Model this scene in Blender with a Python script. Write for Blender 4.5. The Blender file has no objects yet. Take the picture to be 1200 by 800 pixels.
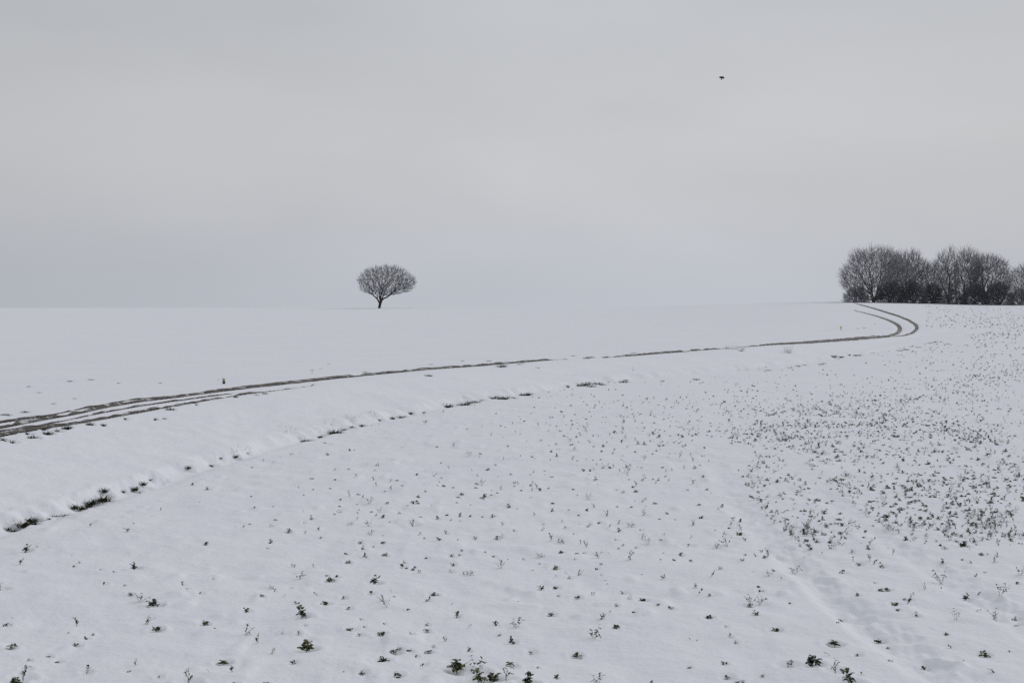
import bpy, math, random
import numpy as np
from mathutils import Vector
R = math.radians
random.seed(7)
rng = np.random.default_rng(11)

# ------------------------------------------------------------------ camera
F_PX, EYE, HOR = 1667.0, 3.0, 345.0           # focal length and eye level in photo pixels (1200 x 800)
PITCH = math.atan((400 - HOR) / F_PX)
scene = bpy.context.scene
cam_d = bpy.data.cameras.new('camera')
cam_d.sensor_width = 36.0
cam_d.lens = 36.0 * F_PX / 1200.0
cam_d.clip_start = 0.1
cam_d.clip_end = 12000
cam = bpy.data.objects.new('camera', cam_d)
scene.collection.objects.link(cam)
cam.location = (0, 0, EYE)
cam.rotation_euler = (R(90) - PITCH, 0, 0)
scene.camera = cam

# ------------------------------------------------------------------ sky (overcast) and sun
SUN_EL, SUN_AZ = R(33), R(48)                 # azimuth from the view direction, positive = right
w = bpy.data.worlds.new('World')
scene.world = w
w.use_nodes = True
nt = w.node_tree
nt.nodes.clear()
N, L = nt.nodes.new, nt.links.new
out = N('ShaderNodeOutputWorld')
sky = N('ShaderNodeTexSky')
sky.sky_type = 'NISHITA'
sky.sun_disc = False
sky.sun_elevation = SUN_EL
sky.sun_rotation = SUN_AZ
sky.dust_density = 4.0
bg_sky = N('ShaderNodeBackground'); bg_sky.inputs['Strength'].default_value = 0.07
L(sky.outputs[0], bg_sky.inputs['Color'])
tc = N('ShaderNodeTexCoord')
sep = N('ShaderNodeSeparateXYZ'); L(tc.outputs['Generated'], sep.inputs[0])
ramp = N('ShaderNodeValToRGB')
L(sep.outputs['Z'], ramp.inputs[0])
cr = ramp.color_ramp
stops = [(0.0, (0.520, 0.545, 0.598)), (0.018, (0.530, 0.552, 0.600)), (0.05, (0.552, 0.568, 0.603)),
         (0.105, (0.580, 0.588, 0.608)), (0.19, (0.543, 0.560, 0.588)), (0.45, (0.48, 0.492, 0.515)), (1.0, (0.45, 0.462, 0.485))]
while len(cr.elements) < len(stops):
    cr.elements.new(0.5)
for e, (p, c) in zip(cr.elements, stops):
    e.position = p; e.color = (*c, 1)
mp = N('ShaderNodeMapping'); mp.inputs['Scale'].default_value = (1.0, 1.0, 3.2); mp.inputs['Location'].default_value = (0.35, 0.1, 0.2)
L(tc.outputs['Generated'], mp.inputs[0])
n1 = N('ShaderNodeTexNoise'); n1.inputs['Scale'].default_value = 2.6; n1.inputs['Detail'].default_value = 5; n1.inputs['Roughness'].default_value = 0.5
n1.inputs['Distortion'].default_value = 0.4
L(mp.outputs[0], n1.inputs['Vector'])
mr = N('ShaderNodeMapRange'); mr.inputs['From Min'].default_value = 0.3; mr.inputs['From Max'].default_value = 0.7
mr.inputs['To Min'].default_value = 0.955; mr.inputs['To Max'].default_value = 1.035
n2_ = N('ShaderNodeTexNoise'); n2_.inputs['Scale'].default_value = 9.0; n2_.inputs['Detail'].default_value = 4
L(mp.outputs[0], n2_.inputs['Vector'])
mm = N('ShaderNodeMath'); mm.operation = 'MULTIPLY_ADD'; mm.inputs[1].default_value = 0.22
L(n2_.outputs['Fac'], mm.inputs[0])
ms = N('ShaderNodeMath'); ms.operation = 'SUBTRACT'; ms.inputs[1].default_value = 0.11
L(n1.outputs['Fac'], ms.inputs[0]); L(ms.outputs[0], mm.inputs[2])
L(mm.outputs[0], mr.inputs['Value'])
# slightly darker, bluer cloud to the left of the view
sx = N('ShaderNodeMapRange'); sx.inputs['From Min'].default_value = -0.36; sx.inputs['From Max'].default_value = 0.0
sx.inputs['To Min'].default_value = 0.89; sx.inputs['To Max'].default_value = 1.0
L(sep.outputs['X'], sx.inputs['Value'])
mu = N('ShaderNodeMath'); mu.operation = 'MULTIPLY'
sr = N('ShaderNodeMapRange'); sr.inputs['From Min'].default_value = 0.08; sr.inputs['From Max'].default_value = 0.34
sr.inputs['To Min'].default_value = 1.0; sr.inputs['To Max'].default_value = 0.955
L(sep.outputs['X'], sr.inputs['Value'])
m2 = N('ShaderNodeMath'); m2.operation = 'MULTIPLY'
L(sx.outputs[0], m2.inputs[0]); L(sr.outputs[0], m2.inputs[1])
L(mr.outputs[0], mu.inputs[0]); L(m2.outputs[0], mu.inputs[1])
bg_cl = N('ShaderNodeBackground')
L(ramp.outputs[0], bg_cl.inputs['Color']); L(mu.outputs[0], bg_cl.inputs['Strength'])
mix = N('ShaderNodeMixShader'); mix.inputs[0].default_value = 0.97
L(bg_sky.outputs[0], mix.inputs[1]); L(bg_cl.outputs[0], mix.inputs[2]); L(mix.outputs[0], out.inputs['Surface'])

sun_d = bpy.data.lights.new('sun', 'SUN')
sun_d.energy = 0.91
sun_d.angle = R(38)
sun_d.color = (1.0, 0.975, 0.94)
sun = bpy.data.objects.new('sun', sun_d)
scene.collection.objects.link(sun)
sdir = Vector((math.sin(SUN_AZ) * math.cos(SUN_EL), math.cos(SUN_AZ) * math.cos(SUN_EL), math.sin(SUN_EL)))
sun.rotation_euler = sdir.to_track_quat('Z', 'Y').to_euler()

scene.view_settings.view_transform = 'Standard'
scene.view_settings.look = 'None'
scene.view_settings.gamma = 1
scene.view_settings.use_curve_mapping = False
scene.view_settings.exposure = 0.0
scene.cycles.max_bounces = 5
scene.cycles.diffuse_bounces = 3
scene.cycles.use_denoising = False

# ------------------------------------------------------------------ materials
def mat(name, col, rough=0.8, spec=0.2):
    m = bpy.data.materials.new(name); m.use_nodes = True
    b = m.node_tree.nodes['Principled BSDF']
    b.inputs['Base Color'].default_value = (*col, 1)
    b.inputs['Roughness'].default_value = rough
    b.inputs['Specular IOR Level'].default_value = spec
    return m, m.node_tree, b

def noise_node(nt_, scale, detail=3, rough=0.55, vec=None):
    n = nt_.nodes.new('ShaderNodeTexNoise')
    n.inputs['Scale'].default_value = scale; n.inputs['Detail'].default_value = detail; n.inputs['Roughness'].default_value = rough
    if vec is not None: nt_.links.new(vec, n.inputs['Vector'])
    return n

def ramp_node(nt_, fac, stops_):
    r = nt_.nodes.new('ShaderNodeValToRGB')
    while len(r.color_ramp.elements) < len(stops_): r.color_ramp.elements.new(0.5)
    for e_, (p_, c_) in zip(r.color_ramp.elements, stops_):
        e_.position = p_; e_.color = (*c_, 1)
    nt_.links.new(fac, r.inputs[0])
    return r

def snow_material():
    m, t, b = mat('snow', (0.865, 0.88, 0.925), 1.0, 0.0)
    co = t.nodes.new('ShaderNodeTexCoord').outputs['Object']
    a = noise_node(t, 1.7, 4, 0.5, co); c = noise_node(t, 9.0, 4, 0.6, co); d = noise_node(t, 55.0, 3, 0.6, co)
    b1 = t.nodes.new('ShaderNodeBump'); b1.inputs['Distance'].default_value = 0.035; b1.inputs['Strength'].default_value = 0.55
    t.links.new(a.outputs['Fac'], b1.inputs['Height'])
    b2 = t.nodes.new('ShaderNodeBump'); b2.inputs['Distance'].default_value = 0.020; b2.inputs['Strength'].default_value = 0.7
    t.links.new(c.outputs['Fac'], b2.inputs['Height']); t.links.new(b1.outputs[0], b2.inputs['Normal'])
    b3 = t.nodes.new('ShaderNodeBump'); b3.inputs['Distance'].default_value = 0.003; b3.inputs['Strength'].default_value = 0.5
    t.links.new(d.outputs['Fac'], b3.inputs['Height']); t.links.new(b2.outputs[0], b3.inputs['Normal'])
    t.links.new(b3.outputs[0], b.inputs['Normal'])
    sy = t.nodes.new('ShaderNodeSeparateXYZ'); t.links.new(co, sy.inputs[0])
    for bb, k_ in ((b1, .6), (b2, .95), (b3, .6)):          # crusted snow near the ditch, wind-smoothed towards the crest
        q_ = t.nodes.new('ShaderNodeMapRange'); q_.inputs['From Min'].default_value = 25; q_.inputs['From Max'].default_value = 130
        q_.inputs['To Min'].default_value = k_; q_.inputs['To Max'].default_value = 0.04
        t.links.new(sy.outputs['Y'], q_.inputs['Value']); t.links.new(q_.outputs[0], bb.inputs['Strength'])
    v = noise_node(t, 0.35, 5, 0.6, co)
    r = ramp_node(t, v.outputs['Fac'], [(0.3, (0.835, 0.855, 0.917)), (0.7, (0.870, 0.885, 0.938))])
    t.links.new(r.outputs[0], b.inputs['Base Color'])
    return m
M_SNOW = snow_material()

def mud_material():
    m, t, b = mat('wet_mud_and_slush', (0.1, 0.09, 0.08), 0.7, 0.3)
    co = t.nodes.new('ShaderNodeTexCoord').outputs['Object']
    n = noise_node(t, 6.0, 6, 0.7, co); g = noise_node(t, 40.0, 3, 0.6, co); s = noise_node(t, 2.2, 6, 0.72, co)
    r = ramp_node(t, n.outputs['Fac'], [(0.3, (0.055, 0.048, 0.041)), (0.55, (0.11, 0.098, 0.084)), (0.75, (0.19, 0.17, 0.15))])
    r2 = ramp_node(t, s.outputs['Fac'], [(0.52, (0, 0, 0)), (0.63, (1, 1, 1))])
    mx = t.nodes.new('ShaderNodeMix'); mx.data_type = 'RGBA'
    t.links.new(r2.outputs[0], mx.inputs[0]); t.links.new(r.outputs[0], mx.inputs[6]); mx.inputs[7].default_value = (0.62, 0.63, 0.66, 1)
    t.links.new(mx.outputs[2], b.inputs['Base Color'])
    bp = t.nodes.new('ShaderNodeBump'); bp.inputs['Distance'].default_value = 0.02
    t.links.new(g.outputs['Fac'], bp.inputs['Height']); t.links.new(bp.outputs[0], b.inputs['Normal'])
    return m
M_MUD = mud_material()

def bark_material(name, c0, c1, snow_from, snow_to, snow_col=(0.78, 0.80, 0.85)):
    m, t, b = mat(name, c0, 0.85, 0.15)
    co = t.nodes.new('ShaderNodeTexCoord').outputs['Object']
    n = noise_node(t, 5.0, 4, 0.6, co)
    r = ramp_node(t, n.outputs['Fac'], [(0.35, c0), (0.65, c1)])
    geo = t.nodes.new('ShaderNodeNewGeometry'); sp = t.nodes.new('ShaderNodeSeparateXYZ')
    t.links.new(geo.outputs['Normal'], sp.inputs[0])
    n2 = noise_node(t, 1.6, 5, 0.7, co)
    ad = t.nodes.new('ShaderNodeMath'); ad.operation = 'MULTIPLY_ADD'; ad.inputs[1].default_value = 0.9
    t.links.new(n2.outputs['Fac'], ad.inputs[0]); t.links.new(sp.outputs['Z'], ad.inputs[2])
    rr = t.nodes.new('ShaderNodeMapRange'); rr.inputs['From Min'].default_value = snow_from; rr.inputs['From Max'].default_value = snow_to
    t.links.new(ad.outputs[0], rr.inputs['Value'])
    mx = t.nodes.new('ShaderNodeMix'); mx.data_type = 'RGBA'
    t.links.new(rr.outputs[0], mx.inputs[0]); t.links.new(r.outputs[0], mx.inputs[6]); mx.inputs[7].default_value = (*snow_col, 1)
    t.links.new(mx.outputs[2], b.inputs['Base Color'])
    return m
M_BARK = bark_material('snowy_bark', (0.030, 0.027, 0.026), (0.060, 0.054, 0.049), 0.95, 1.15)  # bark, twig and brush greys lifted in place of distance haze, besides real frost
M_TWIG = bark_material('frosted_twigs', (0.11, 0.108, 0.119), (0.20, 0.195, 0.212), 0.45, 1.15, (0.54, 0.555, 0.61))
M_TWIG_LONE = bark_material('grey_frosted_twigs', (0.09, 0.09, 0.095), (0.17, 0.168, 0.173), 0.45, 1.1, (0.6, 0.62, 0.67))
M_BRUSH = bark_material('dark_brushwood', (0.085, 0.085, 0.098), (0.14, 0.138, 0.155), 1.0, 1.4, (0.5, 0.52, 0.58))
M_DRYGRASS = bark_material('dry_reddish_grass', (0.16, 0.11, 0.08), (0.30, 0.23, 0.18), 1.6, 1.9)
M_GREYTWIG = bark_material('grey_weed_stems', (0.07, 0.06, 0.06), (0.16, 0.14, 0.14), 1.4, 1.7)
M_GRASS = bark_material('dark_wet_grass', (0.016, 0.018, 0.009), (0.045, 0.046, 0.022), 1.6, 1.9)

def leaf_material(name, stops_, snow=(1.15, 1.45)):
    m, t, b = mat(name, stops_[0][1], 0.6, 0.3)
    oi = t.nodes.new('ShaderNodeObjectInfo'); co = t.nodes.new('ShaderNodeTexCoord').outputs['Object']
    n = noise_node(t, 23.0, 2, 0.6, co)
    ad = t.nodes.new('ShaderNodeMath'); ad.operation = 'MULTIPLY_ADD'; ad.inputs[1].default_value = 0.35
    t.links.new(oi.outputs['Random'], ad.inputs[0])
    sb = t.nodes.new('ShaderNodeMath'); sb.operation = 'SUBTRACT'; sb.inputs[1].default_value = 0.17
    t.links.new(n.outputs['Fac'], sb.inputs[0]); t.links.new(sb.outputs[0], ad.inputs[2])
    r = ramp_node(t, ad.outputs[0], stops_)
    geo = t.nodes.new('ShaderNodeNewGeometry'); n2 = noise_node(t, 38.0, 2, 0.5, geo.outputs['Position'])
    r2 = ramp_node(t, n2.outputs['Fac'], [(0.57, (0, 0, 0)), (0.63, (1, 1, 1))])
    mx = t.nodes.new('ShaderNodeMix'); mx.data_type = 'RGBA'
    t.links.new(r2.outputs[0], mx.inputs[0]); t.links.new(r.outputs[0], mx.inputs[6]); mx.inputs[7].default_value = (0.75, 0.77, 0.82, 1)
    t.links.new(mx.outputs[2], b.inputs['Base Color'])
    return m
M_LEAF = leaf_material('dark_green_leaf', [(0.3, (0.022, 0.030, 0.012)), (0.5, (0.048, 0.064, 0.020)), (0.66, (0.10, 0.115, 0.032)), (0.8, (0.16, 0.15, 0.045))])
M_STEM = leaf_material('pale_green_stem', [(0.3, (0.06, 0.065, 0.035)), (0.7, (0.16, 0.15, 0.09))])

def plain(name, col, rough=0.7):
    m, t, b = mat(name, col, rough)
    co = t.nodes.new('ShaderNodeTexCoord').outputs['Object']
    n = noise_node(t, 18.0, 4, 0.6, co)
    r = ramp_node(t, n.outputs['Fac'], [(0.3, tuple(c * 0.75 for c in col)), (0.7, tuple(min(1, c * 1.2) for c in col))])
    t.links.new(r.outputs[0], b.inputs['Base Color'])
    return m

# ------------------------------------------------------------------ helpers
def link(name, data, parent=None):
    o = bpy.data.objects.new(name, data)
    scene.collection.objects.link(o)
    if parent is not None: o.parent = parent
    return o

def tag(o, label=None, cat=None, group=None, kind=None):
    if label: o['label'] = label
    if cat: o['category'] = cat
    if group: o['group'] = group
    if kind: o['kind'] = kind
    return o

def np_mesh(name, V, faces4=None, faces3=None, mats=(), smooth=False, midx=None):
    me = bpy.data.meshes.new(name)
    V = np.asarray(V, dtype=np.float32).reshape(-1, 3)
    f4 = np.zeros((0, 4), np.int32) if faces4 is None else np.asarray(faces4, np.int32).reshape(-1, 4)
    f3 = np.zeros((0, 3), np.int32) if faces3 is None else np.asarray(faces3, np.int32).reshape(-1, 3)
    me.vertices.add(len(V)); me.vertices.foreach_set('co', V.ravel())
    loops = np.concatenate([f4.ravel(), f3.ravel()]).astype(np.int32)
    me.loops.add(len(loops)); me.loops.foreach_set('vertex_index', loops)
    tot = np.concatenate([np.full(len(f4), 4), np.full(len(f3), 3)]).astype(np.int32)
    st = np.concatenate([[0], np.cumsum(tot)[:-1]]).astype(np.int32)
    me.polygons.add(len(tot)); me.polygons.foreach_set('loop_start', st)
    me.polygons.foreach_set('loop_total', tot)
    if midx is not None: me.polygons.foreach_set('material_index', np.asarray(midx, np.int32))
    me.polygons.foreach_set('use_smooth', np.full(len(tot), bool(smooth)))
    for m in mats: me.materials.append(m)
    me.update(calc_edges=True); me.validate()
    return me

# value noise -------------------------------------------------------
def _h(ix, iy, seed):
    n = (ix.astype(np.int64) * 374761393 + iy.astype(np.int64) * 668265263 + seed * 974634777) & 0xffffffff
    n = ((n ^ (n >> 13)) * 1274126177) & 0xffffffff
    n = n ^ (n >> 16)
    return (n & 0xffff).astype(np.float64) / 65535.0
def vnoise(x, y, s=0):
    ix, iy = np.floor(x), np.floor(y)
    fx, fy = x - ix, y - iy
    ux, uy = fx * fx * (3 - 2 * fx), fy * fy * (3 - 2 * fy)
    a, b = _h(ix, iy, s), _h(ix + 1, iy, s)
    c, d = _h(ix, iy + 1, s), _h(ix + 1, iy + 1, s)
    return (a + (b - a) * ux) * (1 - uy) + (c + (d - c) * ux) * uy - 0.5
def fbm(x, y, s=0, o=3):
    r, a = 0, 1.0
    for k in range(o):
        r = r + a * vnoise(x * 2 ** k + 17.3 * k, y * 2 ** k - 9.1 * k, s + k); a *= 0.5
    return r
def sst(a, b, x):
    t = np.clip((x - a) / (b - a), 0, 1)
    return t * t * (3 - 2 * t)

# ------------------------------------------------------------------ the lie of the land
DY = np.array([-200, -20, 0, 8, 15.5, 18.2, 19.8, 22, 26.6, 32.3, 39, 42.4, 49, 55, 62.5, 68.5, 83, 94, 140, 400], float)
DX = np.array([-40, -13, -10, -8.5, -7.0, -6.5, -6.2, -5.8, -5.1, -3.7, -1.4, 0.0, 3.1, 7.4, 12.6, 16.4, 24, 31, 55, 160], float)
HX = np.array([-400, -75, 12, 22, 31, 40, 45, 50, 55, 60, 75, 400], float)
HZ = np.array([0.9, 0.98, 1.08, 1.2, 1.5, 1.85, 2.08, 2.16, 2.0, 1.8, 1.55, 1.3], float)
LY = np.array([-10, 8, 11, 12.4, 18, 22, 27, 35, 50, 70], float)
LX = np.array([5.2, 3.6, 3.3, 3.15, 3.05, 3.3, 3.75, 4.8, 7.2, 10.5], float)
RX = LX + np.array([1.3, 1.32, 1.4, 1.42, 1.45, 1.4, 1.3, 1.3, 1.3, 1.3])

def smooth_interp(q, xs, ys, w):
    return (np.interp(q - w, xs, ys) + np.interp(q - w * .5, xs, ys) + np.interp(q, xs, ys) + np.interp(q + w * .5, xs, ys) + np.interp(q + w, xs, ys)) / 5

def ditch_s(X, Y):
    xd = smooth_interp(Y, DY, DX, 2.5)
    sl = (smooth_interp(Y + 1, DY, DX, 2.5) - smooth_interp(Y - 1, DY, DX, 2.5)) / 2
    return (xd - X) / np.sqrt(1 + sl * sl)

def base_z(X, Y):
    s = ditch_s(X, Y)
    B = sst(-0.1, 3.6, s)
    fld = 0.5 * np.maximum(B, sst(60, 115, Y))
    H = smooth_interp(X * 210 / np.maximum(Y, 120), HX, HZ, 8)
    S = sst(75, 212, Y) * 0.55 + np.clip((Y - 75) / 137, 0, 1) * 0.45
    z = fld + S * (H - fld)
    back = np.maximum(Y - 207, 0)
    return z - 0.045 * back * sst(0, 60, back) - 0.02 * np.maximum(-Y - 30, 0) * 0.5 + 0.10 * vnoise(X / 19, Y / 19, 5) * sst(15, 40, Y) * (1 - sst(120, 180, Y))

RUTS = []          # centre lines carved into the snow: (P[n,2], half width, depth)
CUPS = []          # small melt hollows round plants

def fine_z(X, Y, carve=True):
    z = base_z(X, Y)
    s = ditch_s(X, Y)
    near = 1 - sst(60, 140, Y)
    smo = 1 - 0.9 * sst(1.8, 3.4, s)
    z = z + near * smo * (0.040 * fbm(X / 1.3, Y / 1.3, 21, 3) + 0.030 * fbm(X / 0.33, Y / 0.42, 31, 2) * (1 - sst(25, 60, Y)))
    # buried plants: low pillows in the field
    p = vnoise(X / 0.21, Y / 0.24, 41); q = vnoise(X / 1.1, Y / 1.1, 43)
    z = z + 0.07 * np.clip(p - 0.18, 0, 1) * np.clip(q + 0.45, 0, 1) * (1 - sst(25, 50, Y)) * (s < 0.0) * 2
    # the foot of the bank: a little ditch under bent grass, with snow lobes hanging over it
    fade = 1 - sst(60, 95, Y)
    xd = X + s
    lobes = 1.3 * fbm(Y / 0.25 + 0.5 * s, s / 1.1, 51, 2)
    z = z + fade * (-0.07 * np.exp(-((s + 0.05) / 0.20) ** 2) + 0.10 * sst(0.02, 0.34, s + 0.25 * lobes) * (1 - sst(0.5, 3.0, s))
                    + 0.05 * lobes * np.exp(-((s - 0.3) / 0.3) ** 2) + 0.014 * lobes * sst(0.4, 1.2, s) * (1 - sst(1.8, 3.2, s)))
    # tramline in the field
    far = 1 - 0.5 * sst(13, 20, Y) - 0.5 * sst(19, 29, Y)
    for k, XC in enumerate((LX, RX)):
        xc = smooth_interp(Y, LY, XC, 1.5) + 0.05 * vnoise(Y / 1.3, Y * 0 + k, 61)
        d = X - xc
        dep = (0.075, 0.04)[k] * (0.8 + 0.5 * vnoise(Y / 1.1, Y * 0 + 4 + k, 63)) * far
        prof = np.where(d < 0, sst(-0.24, 0.0, d), 1 - sst(0.02, 0.36, d))
        z = z - dep * prof
        z = z + 0.06 * far * fbm(X / 0.11, Y / 0.19, 66 + k, 2) * np.exp(-((d - 0.2) / 0.24) ** 2)
        z = z + 0.006 * far * np.exp(-((d + 0.22) / 0.14) ** 2)
    if carve:
        for P, hw, dep in RUTS:
            yy = P[:, 1]
            lo, hi = yy.min() - 2, yy.max() + 2
            m = (Y > lo) & (Y < hi) & (X > P[:, 0].min() - 2) & (X < P[:, 0].max() + 2)
            if not m.any(): continue
            xs, ys = X[m], Y[m]
            best = np.full(len(xs), 9.0)
            ordr = np.argsort(ys)
            a, b = P[:-1], P[1:]
            ys_s = ys[ordr]
            for i in range(len(a)):
                l_, h_ = min(a[i, 1], b[i, 1]) - 0.8, max(a[i, 1], b[i, 1]) + 0.8
                i0, i1 = np.searchsorted(ys_s, l_), np.searchsorted(ys_s, h_)
                if i1 <= i0: continue
                idx = ordr[i0:i1]
                px, py = xs[idx] - a[i, 0], ys[idx] - a[i, 1]
                dx, dy = b[i] - a[i]
                t = np.clip((px * dx + py * dy) / (dx * dx + dy * dy + 1e-9), 0, 1)
                best[idx] = np.minimum(best[idx], np.hypot(px - t * dx, py - t * dy))
            zz = z[m]
            zz = zz - dep * (1 - sst(hw * 0.5, hw * 1.25, best)) 
            z[m] = zz
    return z

def cups(X, Y, z):
    if not CUPS: return z
    order = np.argsort(Y); Ys = Y[order]
    for cx, cy, r, dep in CUPS:
        i0, i1 = np.searchsorted(Ys, cy - 2.2 * r), np.searchsorted(Ys, cy + 2.2 * r)
        idx = order[i0:i1]
        idx = idx[np.abs(X[idx] - cx) < 2.2 * r]
        if len(idx) == 0: continue
        d2 = ((X[idx] - cx) ** 2 + (Y[idx] - cy) ** 2) / (r * r)
        z[idx] -= dep * np.exp(-d2) - dep * 0.35 * np.exp(-((np.sqrt(d2) - 1.5) / 0.4) ** 2)
    return z

T_S = np.geomspace(6.0, 260.0, 1500)
cp, sp_ = math.cos(PITCH), math.sin(PITCH)
def ray(px, py):
    dx, dz = (px - 600) / F_PX, -(py - 400) / F_PX
    return np.array([dx, cp + dz * sp_, -sp_ + dz * cp])      # y component close to 1
def at(px, py, fine=False):
    """point of the land seen at a photo position"""
    d = ray(px, py)
    X, Y, Z = d[0] * T_S, d[1] * T_S, EYE + d[2] * T_S
    g = Z - base_z(X, Y)
    k = np.argmax(g < 0) if (g < 0).any() else int(np.argmin(g))
    if k > 0 and g[k] < 0:
        f = g[k - 1] / (g[k - 1] - g[k]); t = T_S[k - 1] + f * (T_S[k] - T_S[k - 1])
    else: t = T_S[k]
    if fine:
        q = t * np.linspace(0.90, 1.06, 90)
        g = EYE + d[2] * q - fine_z(d[0] * q, d[1] * q, carve=False)
        if (g < 0).any() and g[0] > 0:
            k = int(np.argmax(g < 0)); f = g[k - 1] / (g[k - 1] - g[k]); t = q[k - 1] + f * (q[k] - q[k - 1])
    return d[0] * t, d[1] * t
def gz(x, y):
    return float(fine_z(np.array([float(x)]), np.array([float(y)]))[0])
def along(px, dist):
    return (px - 600) / F_PX * dist, dist

# ------------------------------------------------------------------ the farm track: ruts of dark mud pressed through the snow
def rut_lines(top, bot):
    """edges given where they run over the land -> world polylines"""
    return top, bot
rut_defs = [
    # (top edge, bottom edge) sampled along the track
    ([(-60, 504.5), (0, 493.8), (50, 486.5), (100, 476.5), (150, 468), (200, 463.2), (240, 458)], [(-60, 506.5), (0, 495.6), (50, 488.3), (100, 478), (150, 469), (200, 464.0), (240, 458.6)], 0.035),
    ([(-60, 511), (0, 498.2), (40, 490.8), (80, 484), (120, 475.5), (160, 469), (200, 464.6), (240, 459), (280, 453.6), (330, 448.2), (400, 440.5), (470, 434.2)],
     [(-60, 514.5), (0, 501.6), (40, 493.8), (80, 486.6), (120, 477.8), (160, 471), (200, 466.4), (240, 461), (280, 456.2), (330, 450.8), (400, 442.9), (470, 435.4)], 0.05),
    ([(-60, 515.5), (0, 504.2), (40, 498.5), (80, 490.5), (120, 482.2), (160, 475.2), (200, 469.6), (240, 464.4), (280, 459.2)], [(-60, 517), (0, 505.6), (40, 499.8), (80, 491.8), (120, 483.6), (160, 476.4), (200, 470.6), (240, 465.2), (280, 460)], 0.03),
    ([(-60, 520.5), (0, 508.4), (30, 503), (60, 498), (90, 494), (120, 488.6), (160, 481.5), (200, 474.4), (240, 467.8), (280, 461.6), (330, 455.4), (370, 450)],
     [(-60, 524), (0, 511.4), (30, 505.6), (60, 501), (90, 496.4), (120, 491), (160, 483.8), (200, 476.2), (240, 469.2), (280, 462.8), (330, 456.4), (370, 450.6)], 0.05),
    ([(422, 438.2), (440, 436.6), (500, 431.2), (560, 427.2), (600, 423.6), (640, 420.6), (658, 419.8)], [(422, 440.2), (440, 438.6), (500, 433.0), (560, 428.8), (600, 425.4), (640, 422.1), (658, 420.6)], 0.05),
    ([(704, 418.2), (740, 415.4), (790, 411.3), (850, 406.8)], [(704, 419.0), (740, 416.8), (790, 412.9), (850, 408.0)], 0.05),
    ([(862, 406.2), (900, 403.2), (940, 400.6), (1000, 395.6), (1040, 392.4), (1052, 388.3), (1054, 384.0), (1050, 380.0), (1040, 375.0), (1028, 370.6), (1012, 366.2), (1000, 363.4)],
     [(862, 406.9), (900, 404.3), (940, 402.6), (1000, 398.3), (1040, 394.8), (1055, 390.2), (1058, 384.6), (1054, 379.4), (1043, 374.2), (1030, 370.0), (1013, 365.8), (1000, 363.1)], 0.05),
    ([(1046, 393.4), (1060, 391.8), (1068, 389.0), (1073, 384.6), (1072, 380.8), (1064, 375.8), (1052, 370.8), (1038, 366.6), (1022, 361.2), (1005, 356.6), (1000, 354.6)],
     [(1046, 394.0), (1060, 393.0), (1071, 390.2), (1077, 384.4), (1075, 379.8), (1066, 374.6), (1053, 369.6), (1037, 364.6), (1022, 360.2), (1005, 355.8), (1000, 354.3)], 0.05),
]
def resample(pts, n):
    P = np.array(pts, float)
    d = np.concatenate([[0], np.cumsum(np.hypot(*(P[1:] - P[:-1]).T))])
    q = np.linspace(0, d[-1], n)
    # smooth a little
    o = np.stack([np.interp(q, d, P[:, 0]), np.interp(q, d, P[:, 1])], 1)
    for _ in range(3):
        o[1:-1] = o[1:-1] * 0.5 + (o[:-2] + o[2:]) * 0.25
    return o
rut_edges = []
for top, bot, dep in rut_defs:
    n = 150
    A = np.array([at(*p, True) for p in resample(top, n)]); Bm = np.array([at(*p, True) for p in resample(bot, n)])
    C = (A + Bm) / 2
    k = np.array([.1, .2, .4, .2, .1])
    for j in (0, 1):
        for arr in (A, Bm):
            arr[2:-2, j] = np.convolve(arr[:, j], k, 'valid')
    C = (A + Bm) / 2
    T = np.gradient(C, axis=0); T /= np.linalg.norm(T, axis=1)[:, None] + 1e-9
    Nn = np.stack([-T[:, 1], T[:, 0]], 1)
    hw = np.abs(((A - Bm) * Nn).sum(1)) / 2
    hw = np.clip(hw, 0.05, 0.6)
    for _ in range(4): hw[1:-1] = hw[1:-1] * .5 + (hw[:-2] + hw[2:]) * .25
    rut_edges.append((C, Nn, hw))
    RUTS.append((C[::3], float(np.median(hw)) * 1.05, dep))

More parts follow.
